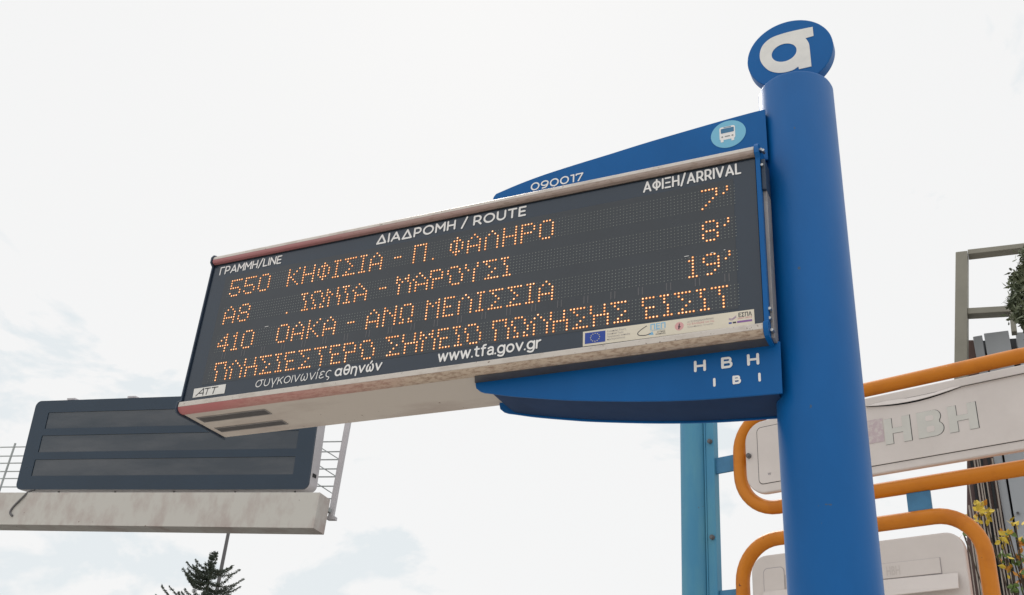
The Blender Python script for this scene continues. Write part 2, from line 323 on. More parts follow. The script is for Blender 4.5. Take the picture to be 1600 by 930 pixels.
# ------------------------------------------------------------------ blue totem pillar
PX, PY, PR, PT = 1.9145, .15, .1037, 3.577
tot = thing('bus_stop_pillar', 'tall blue cylindrical stop pillar with a round emblem on top and two curved blue brackets holding the departure display', 'pillar', (PX, PY, 0))
prof = [(PR, 0), (PR, PT-.012), (PR-.003, PT-.004), (PR-.011, PT), (0.0001, PT+.002)]
b = B(); n = 96
for r, z in prof: b.v += [(PX+r*math.cos(2*math.pi*k/n), PY+r*math.sin(2*math.pi*k/n), z) for k in range(n)]
for i in range(len(prof)-1):
    for k in range(n): b.f.append((i*n+k, i*n+(k+1) % n, (i+1)*n+(k+1) % n, (i+1)*n+k)); b.mi.append(0)
b.build('column', M['blue'], tot, smooth=True)
b = B(); b.tube([(PX, PY, 0), (PX, PY, .03)], .17, 48); b.build('base_flange', M['blue'], tot, smooth=True)
for k in range(4):
    a = math.pi/4+k*math.pi/2; b = B(); b.tube([(PX+.145*math.cos(a), PY+.145*math.sin(a), .031), (PX+.145*math.cos(a), PY+.145*math.sin(a), .05)], .012, 6); b.build('anchor_bolt', M['steel'], tot)
# emblem disc
DC = (1.9105, 3.7075); DR = .1235
b = B(); b.prism(arc(*DC, DR, 0, 356.25, 95), .125, .160)
disc = b.build('emblem_disc', M['blue'], tot, bevel=.0025, smooth=True)
outer = spline([(1.9824, 3.7846), (1.9400, 3.7870), (1.9007, 3.7870), (1.8647, 3.7820), (1.8411, 3.7670), (1.8285, 3.7453), (1.8246, 3.7165), (1.8308, 3.6892), (1.8488, 3.6600), (1.8734, 3.6440), (1.8954, 3.6395), (1.9174, 3.6415), (1.9329, 3.6496)], 5)
outer += [(1.9338, 3.6390), (1.9690, 3.6390)]+spline([(1.9690, 3.6390), (1.9686, 3.7051), (1.9669, 3.7285), (1.9595, 3.7486)], 4)[1:]+[(1.9825, 3.7500)]
hole = arc(1.8955, 3.7135, .0362, 0, 360, 36, .0335)[:-1]
def plate_with_hole(name, outer, hole, y, th, m, parent):
    bm = bmesh.new(); es = []
    for ring in (outer, hole):
        vs = [bm.verts.new((x, y, z)) for x, z in ring]
        for i in range(len(vs)): es.append(bm.edges.new((vs[i], vs[(i+1) % len(vs)])))
    r = bmesh.ops.triangle_fill(bm, use_beauty=True, use_dissolve=False, edges=es)
    fs = [f for f in bm.faces]
    ext = bmesh.ops.extrude_face_region(bm, geom=fs)
    for v in [g for g in ext['geom'] if isinstance(g, bmesh.types.BMVert)]: v.co.y -= th
    bmesh.ops.recalc_face_normals(bm, faces=bm.faces)
    me = bpy.data.meshes.new(name); bm.to_mesh(me); bm.free(); me.materials.append(m)
    o = bpy.data.objects.new(name, me); COL.objects.link(o); o.parent = parent; o.matrix_parent_inverse = tot.matrix_world.inverted() if parent is tot else Matrix()
    return o
em = plate_with_hole('emblem_letter', outer, hole, .1247, .0012, M['white'], tot)
# brackets (upper fin, lower arm): plates of one lens outline in front and behind, with a recessed web
def lens_arm(name, upper):
    if upper:
        curve = [(1.0157, 3.3719), (1.09, 3.3905), (1.1741, 3.4061), (1.2760, 3.4190), (1.3787, 3.4300), (1.4760, 3.4415), (1.574, 3.4510), (1.7242, 3.4640), (1.8151, 3.4700), (1.8425, 3.4700)]
        pts = [(1.8425, 3.300), (1.8425, 3.470)]+spline(curve, 3)[::-1][1:]+[(1.008, 3.362), (1.0045, 3.345), (1.0045, 3.300)]
    else:
        curve = [(1.0634, 2.6968), (1.1283, 2.6813), (1.2233, 2.6631), (1.3151, 2.6477), (1.4899, 2.6253), (1.6548, 2.6114), (1.8453, 2.6054)]
        pts = [(1.8473, 2.7425), (1.0127, 2.7425), (1.0127, 2.7306), (1.0162, 2.7177), (1.0292, 2.7068), (1.0430, 2.7013)]+spline(curve, 4)
        pts = pts[::-1]
    y0 = .060 if upper else .045; ztop = max(z for x, z in pts) if not upper else 3.3
    o = B(); o.prism(pts, y0, y0+.006); o.prism(pts, .199, .205)
    arm = o.build(name, M['blue'], tot, bevel=.001)
    inner = []
    cx = 1.9
    for x, z in pts:
        if x < 1.84:
            z2 = z+(.005 if not upper else -.005) if abs(z-ztop) > .002 else z
            inner.append((max(x+.022, 1.03) if x < 1.06 else x, z2))
        else: inner.append((x-.012, z+(.005 if not upper else -.005) if abs(z-ztop) > .002 else z))
    w = B(); w.prism(inner, y0+.0065, .1985); w.build('web', M['blue_dark'], arm)
    return arm
fin = lens_arm('upper_bracket', True); arm = lens_arm('lower_bracket', False)
sign_text('stop_number', '090017', 1.1330, 1.3030, 3.3545, .0290, .0046, .0590, M['white2'], fin, gap=.26)
b = B(); b.add([(x, .0590, z) for x, z in arc(1.7372, 3.4112, .0495, 0, 352, 44, .0465)], [tuple(range(45))]); b.build('pictogram_disc', mat('pictogram_sky_blue', (.18, .49, .68), .45), fin)
bw = B()
def flat(b, pts, y): b.add([(x, y, z) for x, z in pts], [tuple(range(len(pts)))])
flat(bw, rrect(1.7125, 1.7568, 3.3935, 3.4385, .006, 4), .0586); flat(bw, [(1.7155, 3.3865), (1.7235, 3.3865), (1.7235, 3.3940), (1.7155, 3.3940)], .0585); flat(bw, [(1.7455, 3.3865), (1.7535, 3.3865), (1.7535, 3.3940), (1.7455, 3.3940)], .0585)
bw.build('bus_pictogram', M['white2'], fin)
bw = B(); flat(bw, rrect(1.7165, 1.7535, 3.4165, 3.4325, .002, 3), .0582); flat(bw, rrect(1.724, 1.746, 3.4345, 3.4368, .001, 2), .0582); bw.build('bus_windscreen', M['midblue'], fin)
bw = B(); flat(bw, arc(1.7200, 3.4040, .0028, 0, 330, 11), .0582); flat(bw, arc(1.7490, 3.4040, .0028, 0, 330, 11), .0582); flat(bw, rrect(1.727, 1.742, 3.4022, 3.4062, .001, 2), .0582)
bw.build('bus_lights', mat('pictogram_grey', (.30, .32, .33), .5), fin)
def round_letter(ch, x0, x1, z0, z1, w, name='bracket_letter'):
    b = B(); r = w/2; xa, xb, za, zb = x0+r, x1-r, z0+r, z1-r; zm = (za+zb)/2
    if ch == 'H': stroke(b, [(xa, za), (xa, zb)], w, .0440); stroke(b, [(xb, za), (xb, zb)], w, .0439); stroke(b, [(xa, zm), (xb, zm)], w*.85, .0438)
    if ch == 'I': stroke(b, [(xa, za), (xa, zb)], w, .0440)
    if ch == 'B':
        zm += .001; h = (zb-zm)/2; h2 = (zm-za)/2; xr = xb-max(h, h2)*.9
        stroke(b, [(xa, za), (xa, zb)], w, .0440)
        stroke(b, [(xa, zb)]+arc(xr-.001, zb-h, h, 90, -90, 8)+[(xa, zm)], w*.9, .0439)
        stroke(b, [(xr, zm)]+arc(xr, za+h2, h2, 90, -90, 8)+[(xa, za)], w*.9, .0436)
    b.build(name, M['white2'], arm)
for ch, a, c in (('H', 1.6312, 1.6620), ('B', 1.7003, 1.7286), ('H', 1.7648, 1.7947)): round_letter(ch, a, c, 2.6864, 2.7177, .0070)
for ch, a, c in (('I', 1.6789, 1.6854), ('B', 1.7271, 1.7480), ('I', 1.7902, 1.7966)): round_letter(ch, a, c, 2.6412, 2.6646, .0062)

# ------------------------------------------------------------------ departure display
G0, G1, GB, GT = 0.0, 1.821, 2.77, 3.27
BZ0, BZ1, BY1 = 2.737, 3.303, .219
dis = thing('departure_display', 'dark electronic departure board with four rows of orange dots between the blue brackets', 'display board', (0, .11, 2.737))
M['box_alu'] = mat('display_body_sheet', (.56, .505, .45), .55, chips=(.20, .15, .12), cscale=42, cth=.70, col2=(.36, .285, .25), vscale=5, lo=.50, hi=.85, stretch=(.45, 1.3, 1), bump=.08, bscale=50)
B().box(G0, G1, .012, BY1, BZ0, BZ1).build('housing', M['box_alu'], dis, bevel=.003)
B().box(G0+.002, G1-.002, 0, .0118, GB, GT).build('front_panel', M['glass'], dis)
b = B(); flat(b, [(.062, 2.824), (1.759, 2.824), (1.759, 3.2155), (.062, 3.2155)], -.0006); scr = b.build('screen', M['matrix'], dis)
# profiles
top = [(-.0008, GT), (-.012, GT+.002), (-.0155, GT+.006), (-.0158, GT+.0135)]
tp2 = [(-.0158, GT+.0140), (-.0135, GT+.024), (-.006, GT+.0315), (.004, GT+.0345), (.0118, GT+.0345)]
b = B(); b.extr(top+[(.0118, GT+.0135), (.0118, GT)], G0+.001, G1-.001); b.build('top_profile_lip', M['redband_top'], dis)
b = B(); b.extr(tp2+[(.0118, GT+.0140)], G0+.001, G1-.001); b.build('top_profile', M['alu'], dis)
b = B(); b.extr([(-.0008, GB), (-.0135, GB-.0015), (-.0155, GB-.005), (-.0160, GB-.0185), (.0118, GB-.0185), (.0118, GB)], G0+.001, G1-.001); b.build('bottom_profile', M['alu'], dis)
b = B(); b.extr([(-.0158, GB-.0190), (-.0140, GB-.0255), (-.008, GB-.0315), (.001, GB-.0345), (.0118, GB-.0345), (.0118, GB-.0190)], G0+.001, G1-.001); b.build('bottom_profile_lip', M['redband_bot'], dis, smooth=True)
# thin bright glazing bead along the glass
B().box(G0+.002, G1-.002, -.0030, -.0007, GB+.0005, GB+.0035).build('glazing_bead', M['white'], dis)
B().box(G0+.002, G1-.002, -.0026, -.0007, GT-.0035, GT-.0005).build('glazing_seal', M['black'], dis)
# end caps
cap = [(-.022, 2.742), (-.014, 2.732), (.000, 2.729), (.224, 2.729), (.224, 3.309), (.000, 3.309), (-.012, 3.305), (-.021, 3.296)]
capf = [(-.020, 2.744), (-.013, 2.7335), (.000, 2.7305), (.2235, 2.7305), (.2235, 3.3085), (.000, 3.3085), (-.012, 3.304), (-.0195, 3.292), (-.019, 3.272), (-.0065, 3.262), (-.0065, 2.777), (-.019, 2.768)]
for x0, x1 in ((-.0060, -.0005), (1.8215, 1.8330)):
    b = B(); b.extr(capf, x0, x1); b.build('end_cap', M['capblue'] if x0 < 0 else M['blue'], dis, bevel=.0008)
for px_, py_ in ((.0030, 2.7540), (.05, 2.7385), (.1, 2.7385)): pass
# grey mounting bracket between right cap and pillar with bolts
b = B(); b.prism([(1.8332, 2.7385), (1.8410, 2.7385), (1.8440, 3.262), (1.8332, 3.262)], .012, .059); b.build('mounting_plate', M['greybr'], dis, bevel=.001)
B().box(1.8332, 1.8445, .002, .059, 3.165, 3.262).build('clamp_block', M['capblue'], dis, bevel=.002)
for z, x in ((2.8110, 1.8360), (2.7850, 1.8345), (2.7520, 1.8385), (3.2400, 1.8375), (3.2900, 1.8370), (3.2860, 1.8425)):
    b = B(); b.tube([(x, .012, z), (x, -.004, z)], .0042, 6); b.build('bolt', M['steel'], dis)
# grey tray under the display above lower bracket
b = B(); b.add([(x, y, z) for z in (2.7335, 2.7368) for x, y in ((1.031, .004), (1.832, .004), (1.832, .0445), (1.011, .0445))], [(0, 1, 2, 3), (7, 6, 5, 4), (0, 1, 5, 4), (1, 2, 6, 5), (2, 3, 7, 6), (3, 0, 4, 7)]); b.build('underside_tray', M['tray'], dis)
# vents in the underside
for ya, yb, xa, xb in ((.048, .080, .031, .288), (.139, .167, .030, .287)):
    b = B(); b.add([(xa, ya, 2.7364), (xb, ya, 2.7364), (xb, yb, 2.7364), (xa, yb, 2.7364)], [(0, 1, 2, 3)])
    v = b.build('vent', mat('vent_mesh_dark', (.035, .035, .04), .6), dis)
    b = B(); b.box(xa-.004, xb+.004, ya-.004, ya-.0005, 2.7345, 2.7368); b.box(xa-.004, xb+.004, yb+.0005, yb+.004, 2.7345, 2.7368); b.box(xa-.004, xa-.0005, ya-.0004, yb+.0004, 2.7345, 2.7368); b.box(xb+.0005, xb+.004, ya-.0004, yb+.0004, 2.7345, 2.7368)
    b.build('vent_frame', M['greybr'], v)
    b = B(); k = xa+.004
    while k < xb-.002: b.box(k, k+.0022, ya, yb, 2.7350, 2.7363); k += .0055
    tag(b.build('grille', mat('grille_grey', (.16, .15, .15), .5), v), kind='stuff')
# printed headings
sign_text('heading_line', 'ΓΡΑΜΜΗ/LINE', .0300, .2830, 3.2262, .0312, .0046, -.0012, M['white2'], dis, gap=.27)
sign_text('heading_route', 'ΔΙΑΔΡΟΜΗ / ROUTE', .6440, 1.1540, 3.2258, .0345, .0060, -.0012, M['white2'], dis, gap=.33)
sign_text('heading_arrival', 'ΑΦΙΞΗ/ARRIVAL', 1.5090, 1.7820, 3.2250, .0360, .0052, -.0012, M['white2'], dis, gap=.34)
sign_text('agency_name', 'συγκοινωνίες', .2780, .5520, 2.7892, .0335, .0028, -.0012, M['white2'], dis, gap=.22, slant=.10)
sign_text('agency_name_bold', 'αθηνών', .5660, .7280, 2.7892, .0345, .0054, -.0012, M['white2'], dis, gap=.28, slant=.06)
sign_text('web_address', 'www.tfa.gov.gr', .9110, 1.2270, 2.7890, .0365, .0054, -.0012, M['white2'], dis, gap=.25)
# stickers
B().prism([(.0385, 2.7838), (.1630, 2.7845), (.1620, 2.8155), (.0368, 2.8144)], -.0016, -.0004).build('maker_sticker', M['white'], dis)
b = B()
for pts in ([(.050, 2.7885), (.076, 2.8110)], [(.076, 2.8110), (.078, 2.7885)], [(.063, 2.7955), (.079, 2.7955)], [(.082, 2.8095), (.103, 2.8095)], [(.094, 2.8095), (.0905, 2.7890)], [(.109, 2.8095), (.133, 2.8095)], [(.121, 2.8095), (.1175, 2.7890)]): stroke(b, pts, .0034, -.0019, 3)
b.build('maker_lettering', mat('dark_print', (.05, .05, .055), .5), dis)
sk = B().prism([(1.3475, 2.7770), (1.7980, 2.7745), (1.7975, 2.8155), (1.3465, 2.8200)], -.0016, -.0004).build('funding_sticker', mat('cream_sticker', (.74, .68, .56), .5, var=.05, vscale=9), dis)
sy = -.0019
M['eublue'] = mat('flag_blue', (.02, .06, .33), .5); M['pblue'] = mat('print_sky_blue', (.20, .48, .72), .5); M['pink2'] = mat('print_red', (.62, .16, .2), .5); M['pgrey'] = mat('print_grey', (.33, .30, .31), .5); M['pviolet'] = mat('print_violet', (.25, .12, .35), .5); M['pdark'] = mat('print_black', (.03, .03, .04), .5); M['star'] = mat('star_yellow', (.75, .68, .35), .5)
def sp(pts, m, nm, y=sy): b = B(); flat(b, pts, y); return b.build(nm, m, sk)
sp([(1.3530, 2.7830), (1.4100, 2.7825), (1.4095, 2.8145), (1.3525, 2.8150)], M['eublue'], 'flag')
b = B()
for k in range(12):
    a = k*math.pi/6; cx, cz = 1.3812+.0125*math.cos(a), 2.7987+.0115*math.sin(a)
    flat(b, [(cx+(.0020 if j % 2 == 0 else .0009)*math.sin(j*math.pi/5), cz+(.0020 if j % 2 == 0 else .0009)*math.cos(j*math.pi/5)) for j in range(10)], sy-.0003)
b.build('flag_stars', M['star'], sk)
for i, (tx, x1) in enumerate((('Ευρωπαϊκή Ένωση', 1.466), ('Ευρωπαϊκό Ταμείο', 1.459), ('Περιφερειακής Ανάπτυξης', 1.478), ('προτεραιότητα', 1.464))):
    text('sticker_line', tx, 1.4150, x1, 2.8085-i*.0078, .0050, sy, M['pgrey'], sk)
b = B(); stroke(b, spline([(1.522, 2.8105), (1.507, 2.8020), (1.498, 2.7930), (1.503, 2.7865), (1.520, 2.7845), (1.532, 2.7880)], 4), .0020, sy, 3); b.build('swoosh', M['pdark'], sk)
sp([(1.527, 2.7840), (1.5370, 2.7930), (1.5410, 2.7830)], M['pblue'], 'swoosh_tip')
text('sticker_logo_text', 'ΠΕΠ', 1.5320, 1.5720, 2.7985, .0145, sy, M['pblue'], sk, bold=.02)
text('sticker_line', 'ΠΕΡΙΦΕΡΕΙΑ', 1.5330, 1.5700, 2.7935, .0035, sy, M['pblue'], sk); text('sticker_line', 'ΑΤΤΙΚΗΣ', 1.5500, 1.5715, 2.7870, .0040, sy, M['pdark'], sk, bold=.01); text('sticker_line', 'ανάπτυξη', 1.5460, 1.5715, 2.7815, .0040, sy, M['pdark'], sk, bold=.01)
sp(arc(1.6080, 2.7970, .0115, 0, 345, 23), mat('print_rose', (.68, .36, .36), .5), 'round_logo')
b = B(); stroke(b, [(1.608, 2.7990), (1.607, 2.7900)], .0032, sy-.0003, 3); stroke(b, [(1.606, 2.7965), (1.611, 2.7945)], .002, sy-.0004, 3); flat(b, arc(1.6085, 2.8025, .0018, 0, 320, 8), sy-.0003); b.build('round_logo_figure', M['pdark'], sk)
text('sticker_line', 'με τη συγχρηματοδότηση', 1.6300, 1.6960, 2.8040, .0048, sy, M['pgrey'], sk, bold=.006); text('sticker_line', 'της ΕΛΛΑΔΑΣ και της', 1.6280, 1.6980, 2.7965, .0048, sy, M['pink2'], sk, bold=-.008); text('sticker_line', 'Ευρωπαϊκής Ένωσης', 1.6300, 1.6950, 2.7890, .0044, sy, M['pgrey'], sk, bold=-.01)
b = B(); stroke(b, spline([(1.735, 2.7990), (1.742, 2.7970), (1.748, 2.8000), (1.753, 2.8040)], 3), .0012, sy, 3); stroke(b, spline([(1.735, 2.7960), (1.742, 2.7940), (1.748, 2.7970), (1.753, 2.8000)], 3), .0012, sy-.0003, 3); b.build('wave_logo', M['pviolet'], sk)
text('sticker_logo_text', 'ΕΣΠΑ', 1.7590, 1.7920, 2.7990, .0110, sy, M['pdark'], sk, bold=.02)
text('sticker_line', '2007-2013', 1.7560, 1.7915, 2.7935, .0036, sy, M['pink2'], sk)
sp([(1.7550, 2.7835), (1.7920, 2.7832), (1.7920, 2.7885), (1.7550, 2.7888)], M['pviolet'], 'programme_bar'); sp([(1.7440, 2.7838), (1.7525, 2.7837), (1.7525, 2.7880), (1.7440, 2.7882)], M['pdark'], 'programme_mark'); sp([(1.7340, 2.7838), (1.7415, 2.7837), (1.7415, 2.7880), (1.7340, 2.7882)], M['eublue'], 'small_flag')
# vertical joints between LED modules, faint
b = B()
for k in range(22):
    x = .120+k*.0765
    for z0, z1 in ((2.905, 2.928),):
        flat(b, [(x, z0), (x+.0032, z0), (x+.0032, z1), (x, z1)], -.0010); flat(b, [(x+.011, z0), (x+.0142, z0), (x+.0142, z1), (x+.011, z1)], -.0010)
tag(b.build('module_joint', M['seam'], dis), kind='stuff')
for x0, x1, z in ((.270, .284, 2.9975), (1.624, 1.636, 2.9985), (1.694, 1.701, 2.9965), (1.728, 1.732, 2.9985)): b = B(); flat(b, [(x0, z-.0008), (x1, z-.0008), (x1, z+.0008), (x0, z+.0008)], -.0020); b.build('module_seam_glint', M['white2'], dis)  # small white dashes painted in as glints at the module seams
# LED rows
FONT = {
 'Κ': '10001 10010 10100 11000 10100 10010 10001', 'Η': '10001 10001 10001 11111 10001 10001 10001', 'Φ': '00100 01110 10101 10101 10101 01110 00100',
 'Ι': '111 010 010 010 010 010 111', 'Σ': '11111 01000 00100 00010 00100 01000 11111', 'Α': '00100 01010 10001 10001 11111 10001 10001',
 'Π': '11111 10001 10001 10001 10001 10001 10001', 'Λ': '00100 01010 10001 10001 10001 10001 10001', 'Ρ': '11110 10001 10001 11110 10000 10000 10000',
 'Ο': '01110 10001 10001 10001 10001 10001 01110', 'Ω': '01110 10001 10001 10001 10001 01010 11011', 'Ν': '10001 11001 10101 10011 10001 10001 10001',
 'Μ': '10001 11011 10101 10001 10001 10001 10001', 'Υ': '10001 10001 01010 00100 00100 00100 00100', 'Ε': '1111 1000 1000 1110 1000 1000 1111', 'Τ': '11111 00100 00100 00100 00100 00100 00100',
 '5': '11111 10000 10000 11110 00001 10001 01110', '0': '01110 10001 10001 10001 10001 10001 01110', '8': '01110 10001 10001 01110 10001 10001 01110',
 '4': '00010 00110 01010 10010 11111 00010 00010', '1': '010 110 010 010 010 010 111', '9': '01110 10001 10001 01111 00001 00010 01100', '7': '11111 00001 00001 00010 00100 01000 10000',
 "'": '01 01 10 00 00 00 00', '-': '000 000 000 111 000 000 000', '.': '0 0 0 0 0 0 1'}
rows = [
 (3.1930, [('550', 0), ('ΚΗΦΙΣΙΑ', 24), ('-', 65), ('Π', 72), ('.', 79), ('ΦΑΛΗΡΟ', 85), ('7', 164), ("'", 170)], 99, -1),
 (3.0927, [('Α8', 0), ('.', 26), ('ΙΩΝΙΑ', 31), ('-', 60), ('ΜΑΡΟΥΣΙ', 67), ('8', 164), ("'", 170)], 3, 30),
 (2.9920, [('410', 0), ('ΟΑΚΑ', 24), ('-', 51), ('ΑΝΩ', 58), ('ΜΕΛΙΣΣΙΑ', 79), ('1', 160), ('9', 164), ("'", 170)], 99, -1),
 (2.8917, [('ΠΛΗΣΙΕΣΤΕΡΟ', 1), ('ΣΗΜΕΙΟ', 66), ('ΠΩΛΗΣΗΣ', 102), ('ΕΙΣΙΤ', 147)], 3, -1)]
X0, PX_, PZ_ = .0955, .00963, .00960
def hexa(b, x, z, r, y, n, mi=0): b.add([(x+r*math.cos(2*math.pi*k/n), y, z+r*math.sin(2*math.pi*k/n)) for k in range(n)], [tuple(range(n))], mi)
for zt, words, tear, tfrom in rows:
    lit = set()
    for w, c0 in words:
        c = c0
        for ch in w:
            g = FONT[ch].split()
            for rr, line in enumerate(g):
                for cc, q in enumerate(line):
                    if q == '1':
                        sh = 1 if (rr >= tear and c0 > tfrom and c0 < 160 or (tear == 3 and tfrom == -1 and rr >= tear)) else 0
                        lit.add((c+cc+sh, rr))
            c += len(g[0])+1
    on, halos, off = B(), B(), B()
    for rr in range(7):
        for cc in range(-1, 174):
            x = X0+cc*PX_; z = zt-rr*PZ_
            if (cc, rr) in lit:
                hexa(halos, x, z, .00335, -.0016, 10); hexa(on, x, z, .00195, -.0021, 8, random.choice((0, 0, 0, 1, 1, 2)))
            else: hexa(off, x, z, .00135+random.random()*.0003, -.0014, 5)
    rm = halos.build('lit_led_lens_halos', M['ledhalo'], dis); tag(rm, kind='stuff'); tag(on.build('lit_led_cores', [M['led'], M['led2'], M['led3']], rm), kind='stuff'); tag(off.build('unlit_leds', M['unlit'], dis), kind='stuff')

# ------------------------------------------------------------------ blank message panel on its gantry
VC = Vector((-6.3663, 6.1522, 5.4988)); VX = Vector((.99036, .13544, -.02913)).normalized(); VZ = Vector((.0428, -.0991, .9942)); VZ = (VZ-VX*VZ.dot(VX)).normalized(); VN = VZ.cross(VX)
if VN.y < 0: VN = -VN
Mv = Matrix(((VX.x, VN.x, VZ.x, VC.x), (VX.y, VN.y, VZ.y, VC.y), (VX.z, VN.z, VZ.z, VC.z), (0, 0, 0, 1)))
def framed(ob, mw):
    ob.data.transform(mw); return ob
vms = thing('message_panel', 'large blank dark roadside message panel with three empty text windows, on the white gantry beam', 'message panel', tuple(VC))
def vb(b, name, m, parent=vms, mw=Mv, **k):
    ob = b.build(name, m, None, **k); ob.data.transform(mw); ob.parent = parent; root = vms if mw is Mv else gan; ob.matrix_parent_inverse = Matrix.Translation(-root.location); return ob
b = B(); b.prism(rrect(-1.957, 1.957, -.549, .549, .075, 8), .025, .20); vb(b, 'housing', M['vmsside'], bevel=.006)
fo = rrect(-1.955, 1.955, -.547, .547, .075, 8)
wins = [(-1.735, 1.74, .194, .396), (-1.750, 1.745, -.097, .108), (-1.768, 1.75, -.384, -.186)]
# face built from bars so that the three windows are truly recessed
b = B()
b.prism(arc(-1.88, .472, .075, 180, 90, 8)[::-1]+[(-1.955, .396), (1.955, .396)][0:0]+[(-1.955, .396), (1.955, .396)]+arc(1.88, .472, .075, 0, 90, 8)[0:], 0, .0248)
b.prism([(-1.955, -.384), (-1.955, -.472)]+arc(-1.88, -.472, .075, 180, 270, 8)[1:]+arc(1.88, -.472, .075, -90, 0, 8)+[(1.955, -.384)], 0, .0248)
zs = [(.108, .194), (-.186, -.097)]
for z0, z1 in zs: b.box(-1.955, 1.955, 0, .0248, z0, z1)
for xa, xb, z0, z1 in wins: b.box(-1.955, xa, 0, .0248, z0, z1); b.box(xb, 1.955, 0, .0248, z0, z1)
vb(b, 'face', M['vmsface'])
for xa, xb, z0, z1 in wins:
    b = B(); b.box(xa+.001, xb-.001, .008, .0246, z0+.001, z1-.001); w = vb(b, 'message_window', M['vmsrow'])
for x in (-1.505, -.62, .6, 1.5):
    b = B(); b.box(x-.045, x+.045, .08, .16, .5495, .575); b.box(x-.065, x+.05, .07, .17, .5755, .595); vb(b, 'lifting_lug', M['vmsside'])
for x in (-1.4, -.6, .2, 1.0, 1.75):
    b = B(); b.tube([(x, .10, -.562), (x, .10, -.5495)], .012, 6); vb(b, 'fixing_bolt', M['mast'])
B_ = B(); B_.box(1.9573, 1.962, .06, .14, -.40, -.36); vb(B_, 'latch', M['black'])
b = B(); b.tube(spline([(-1.68, .02, -.545), (-1.70, -.05, -.585), (-1.735, -.085, -.66), (-1.83, -.090, -.77), (-1.85, -.098, -.84), (-1.80, -.102, -.88)], 5), .012, 8); vb(b, 'cable', M['mast'])

GZ = Vector((.0289, .0039, .9996)); GN = GZ.cross(VX); GN = GN if GN.y > 0 else -GN
Mg = Matrix(((VX.x, GN.x, GZ.x, VC.x), (VX.y, GN.y, GZ.y, VC.y), (VX.z, GN.z, GZ.z, VC.z), (0, 0, 0, 1)))
gan = thing('sign_gantry', 'stained white gantry beam with a rail walkway behind the blank message panel', 'gantry', (-12.3, 5.6, 0))
b = B(); b.box(-6.6, 2.145, 0.0, .25, -.985, -.598); vb(b, 'beam', M['beam'], gan, Mg, bevel=.004)
b = B(); b.tube([(-6.2, .13, -.99), (-6.2, .13, -5.6)], .22, 24); vb(b, 'support_column', M['beam'], gan, Mg, smooth=True)
b = B(); b.box(-6.6, 2.10, .251, .42, -.70, -.66); vb(b, 'walkway', M['rail'], gan, Mg)
for x in (-4.4, -2.53, -.7, .8):
    b = B(); b.tube([(x, .4, .175), (x, .4, -.66)], .013, 8); vb(b, 'railing_post', M['rail'], gan, Mg)
b = B(); b.obox(Vector((2.098, .42, -.175)), Vector((1, 0, 0)), Vector((0, 1, 0)), Vector((0, 0, 1)), .030, .02, .565); b.box(2.06, 2.16, .39, .45, -.775, -.741); vb(b, 'end_post', M['vmsside'], gan, Mg)
for z in (.125, .005, -.089, -.198, -.29, -.398, -.54):
    b = B(); b.tube([(-6.5, .4, z), (2.07, .4, z)], .0075, 6); vb(b, 'rail', M['rail'], gan, Mg)
for z in (.06, -.14, -.34):
    b = B(); b.tube([(1.70, .405, z+.06), (2.07, .405, z-.14)], .0065, 6); vb(b, 'brace', M['rail'], gan, Mg)

# ------------------------------------------------------------------ wayfinding stand: light blue post, orange tube frames
SO = Vector((.9413, 2.5606, 0)); EX = Vector((.9613, -.2756, 0)); EY = Vector((.2756, .9613, 0))
Ms = Matrix(((EX.x, EY.x, 0, SO.x), (EX.y, EY.y, 0, SO.y), (0, 0, 1, 0), (0, 0, 0, 1)))
stand = thing('sign_stand', 'light blue round post carrying two orange tube frames behind the big blue pillar', 'sign stand', tuple(SO))
def sb(b, name, m, parent, root=None, **k):
    ob = b.build(name, m, None, **k); ob.data.transform(Ms); ob.parent = parent; ob.matrix_parent_inverse = Matrix.Translation(-(root or stand).location); return ob
b = B(); b.tube([(-.026, 0, 0), (-.026, 0, 4.1)], .0705, 40); sb(b, 'post', M['ltblue'], stand, smooth=True)
b = B(); b.box(.0455, .052, -.028, .028, 0, 4.05); b.box(.052, .098, -.0215, .0215, 0, 4.05); sb(b, 'channel', M['ltblue'], stand, bevel=.002)
for z in (3.468, 2.985):
    b = B(); b.tube([(.080, -.021, z), (.080, -.034, z)], .012, 10); b.tube([(.080, -.034, z), (.082, -.040, z)], .008, 8); sb(b, 'bolt', M['mast'], stand)
def frame_path(x0, x1, z0, z1, r, n=10): return [(x, 0, z) for x, z in rrect(x0, x1, z0, z1, r, n)]
b = B(); b.tube(frame_path(.229, 1.74, 3.091, 3.570, .185), .0325, 20, closed=True); sb(b, 'tube_frame', M['orange'], stand, smooth=True)
b = B(); b.tube(frame_path(.219, 1.302, 2.36, 2.946, .185), .0325, 20, closed=True); sb(b, 'tube_frame', M['orange'], stand, smooth=True)
for x0, x1, z0, z1 in ((.0985, .197, 3.303, 3.384), (.0985, .187, 2.665, 2.737), (1.017, 1.117, 2.978, 3.058), (.0985, .190, 2.44, 2.50)):
    b = B(); b.box(x0, x1, -.006, .006, z0, z1); sb(b, 'connector_plate', M['midblue'], stand, bevel=.001)
b = B(); b.box(.258, .292, -.005, .005, 3.322, 3.376); sb(b, 'lug', M['orange'], stand, bevel=.001)

def base2(X, y, Z): return (Ms @ Vector((X, y, Z)))[:]
def light_box(name, label, cat, x0, x1, z0, z1, r, grp=None):
    root = thing(name, label, cat, tuple(SO+EX*((x0+x1)/2)+Vector((0, 0, z0))))
    b = B(); b.prism(rrect(x0, x1, z0+.002, z1, r, 8), -.045, -.012); sb(b, 'case', M['beige'], root, root, bevel=.006)
    return root
bxA = light_box('fascia_box', 'beige faded sign case with big peeling cut-out letters HBH between orange tubes', 'sign box', .284, 1.69, 3.149, 3.510, .10)
bxA['group'] = 'beige sign cases in the orange tubes'
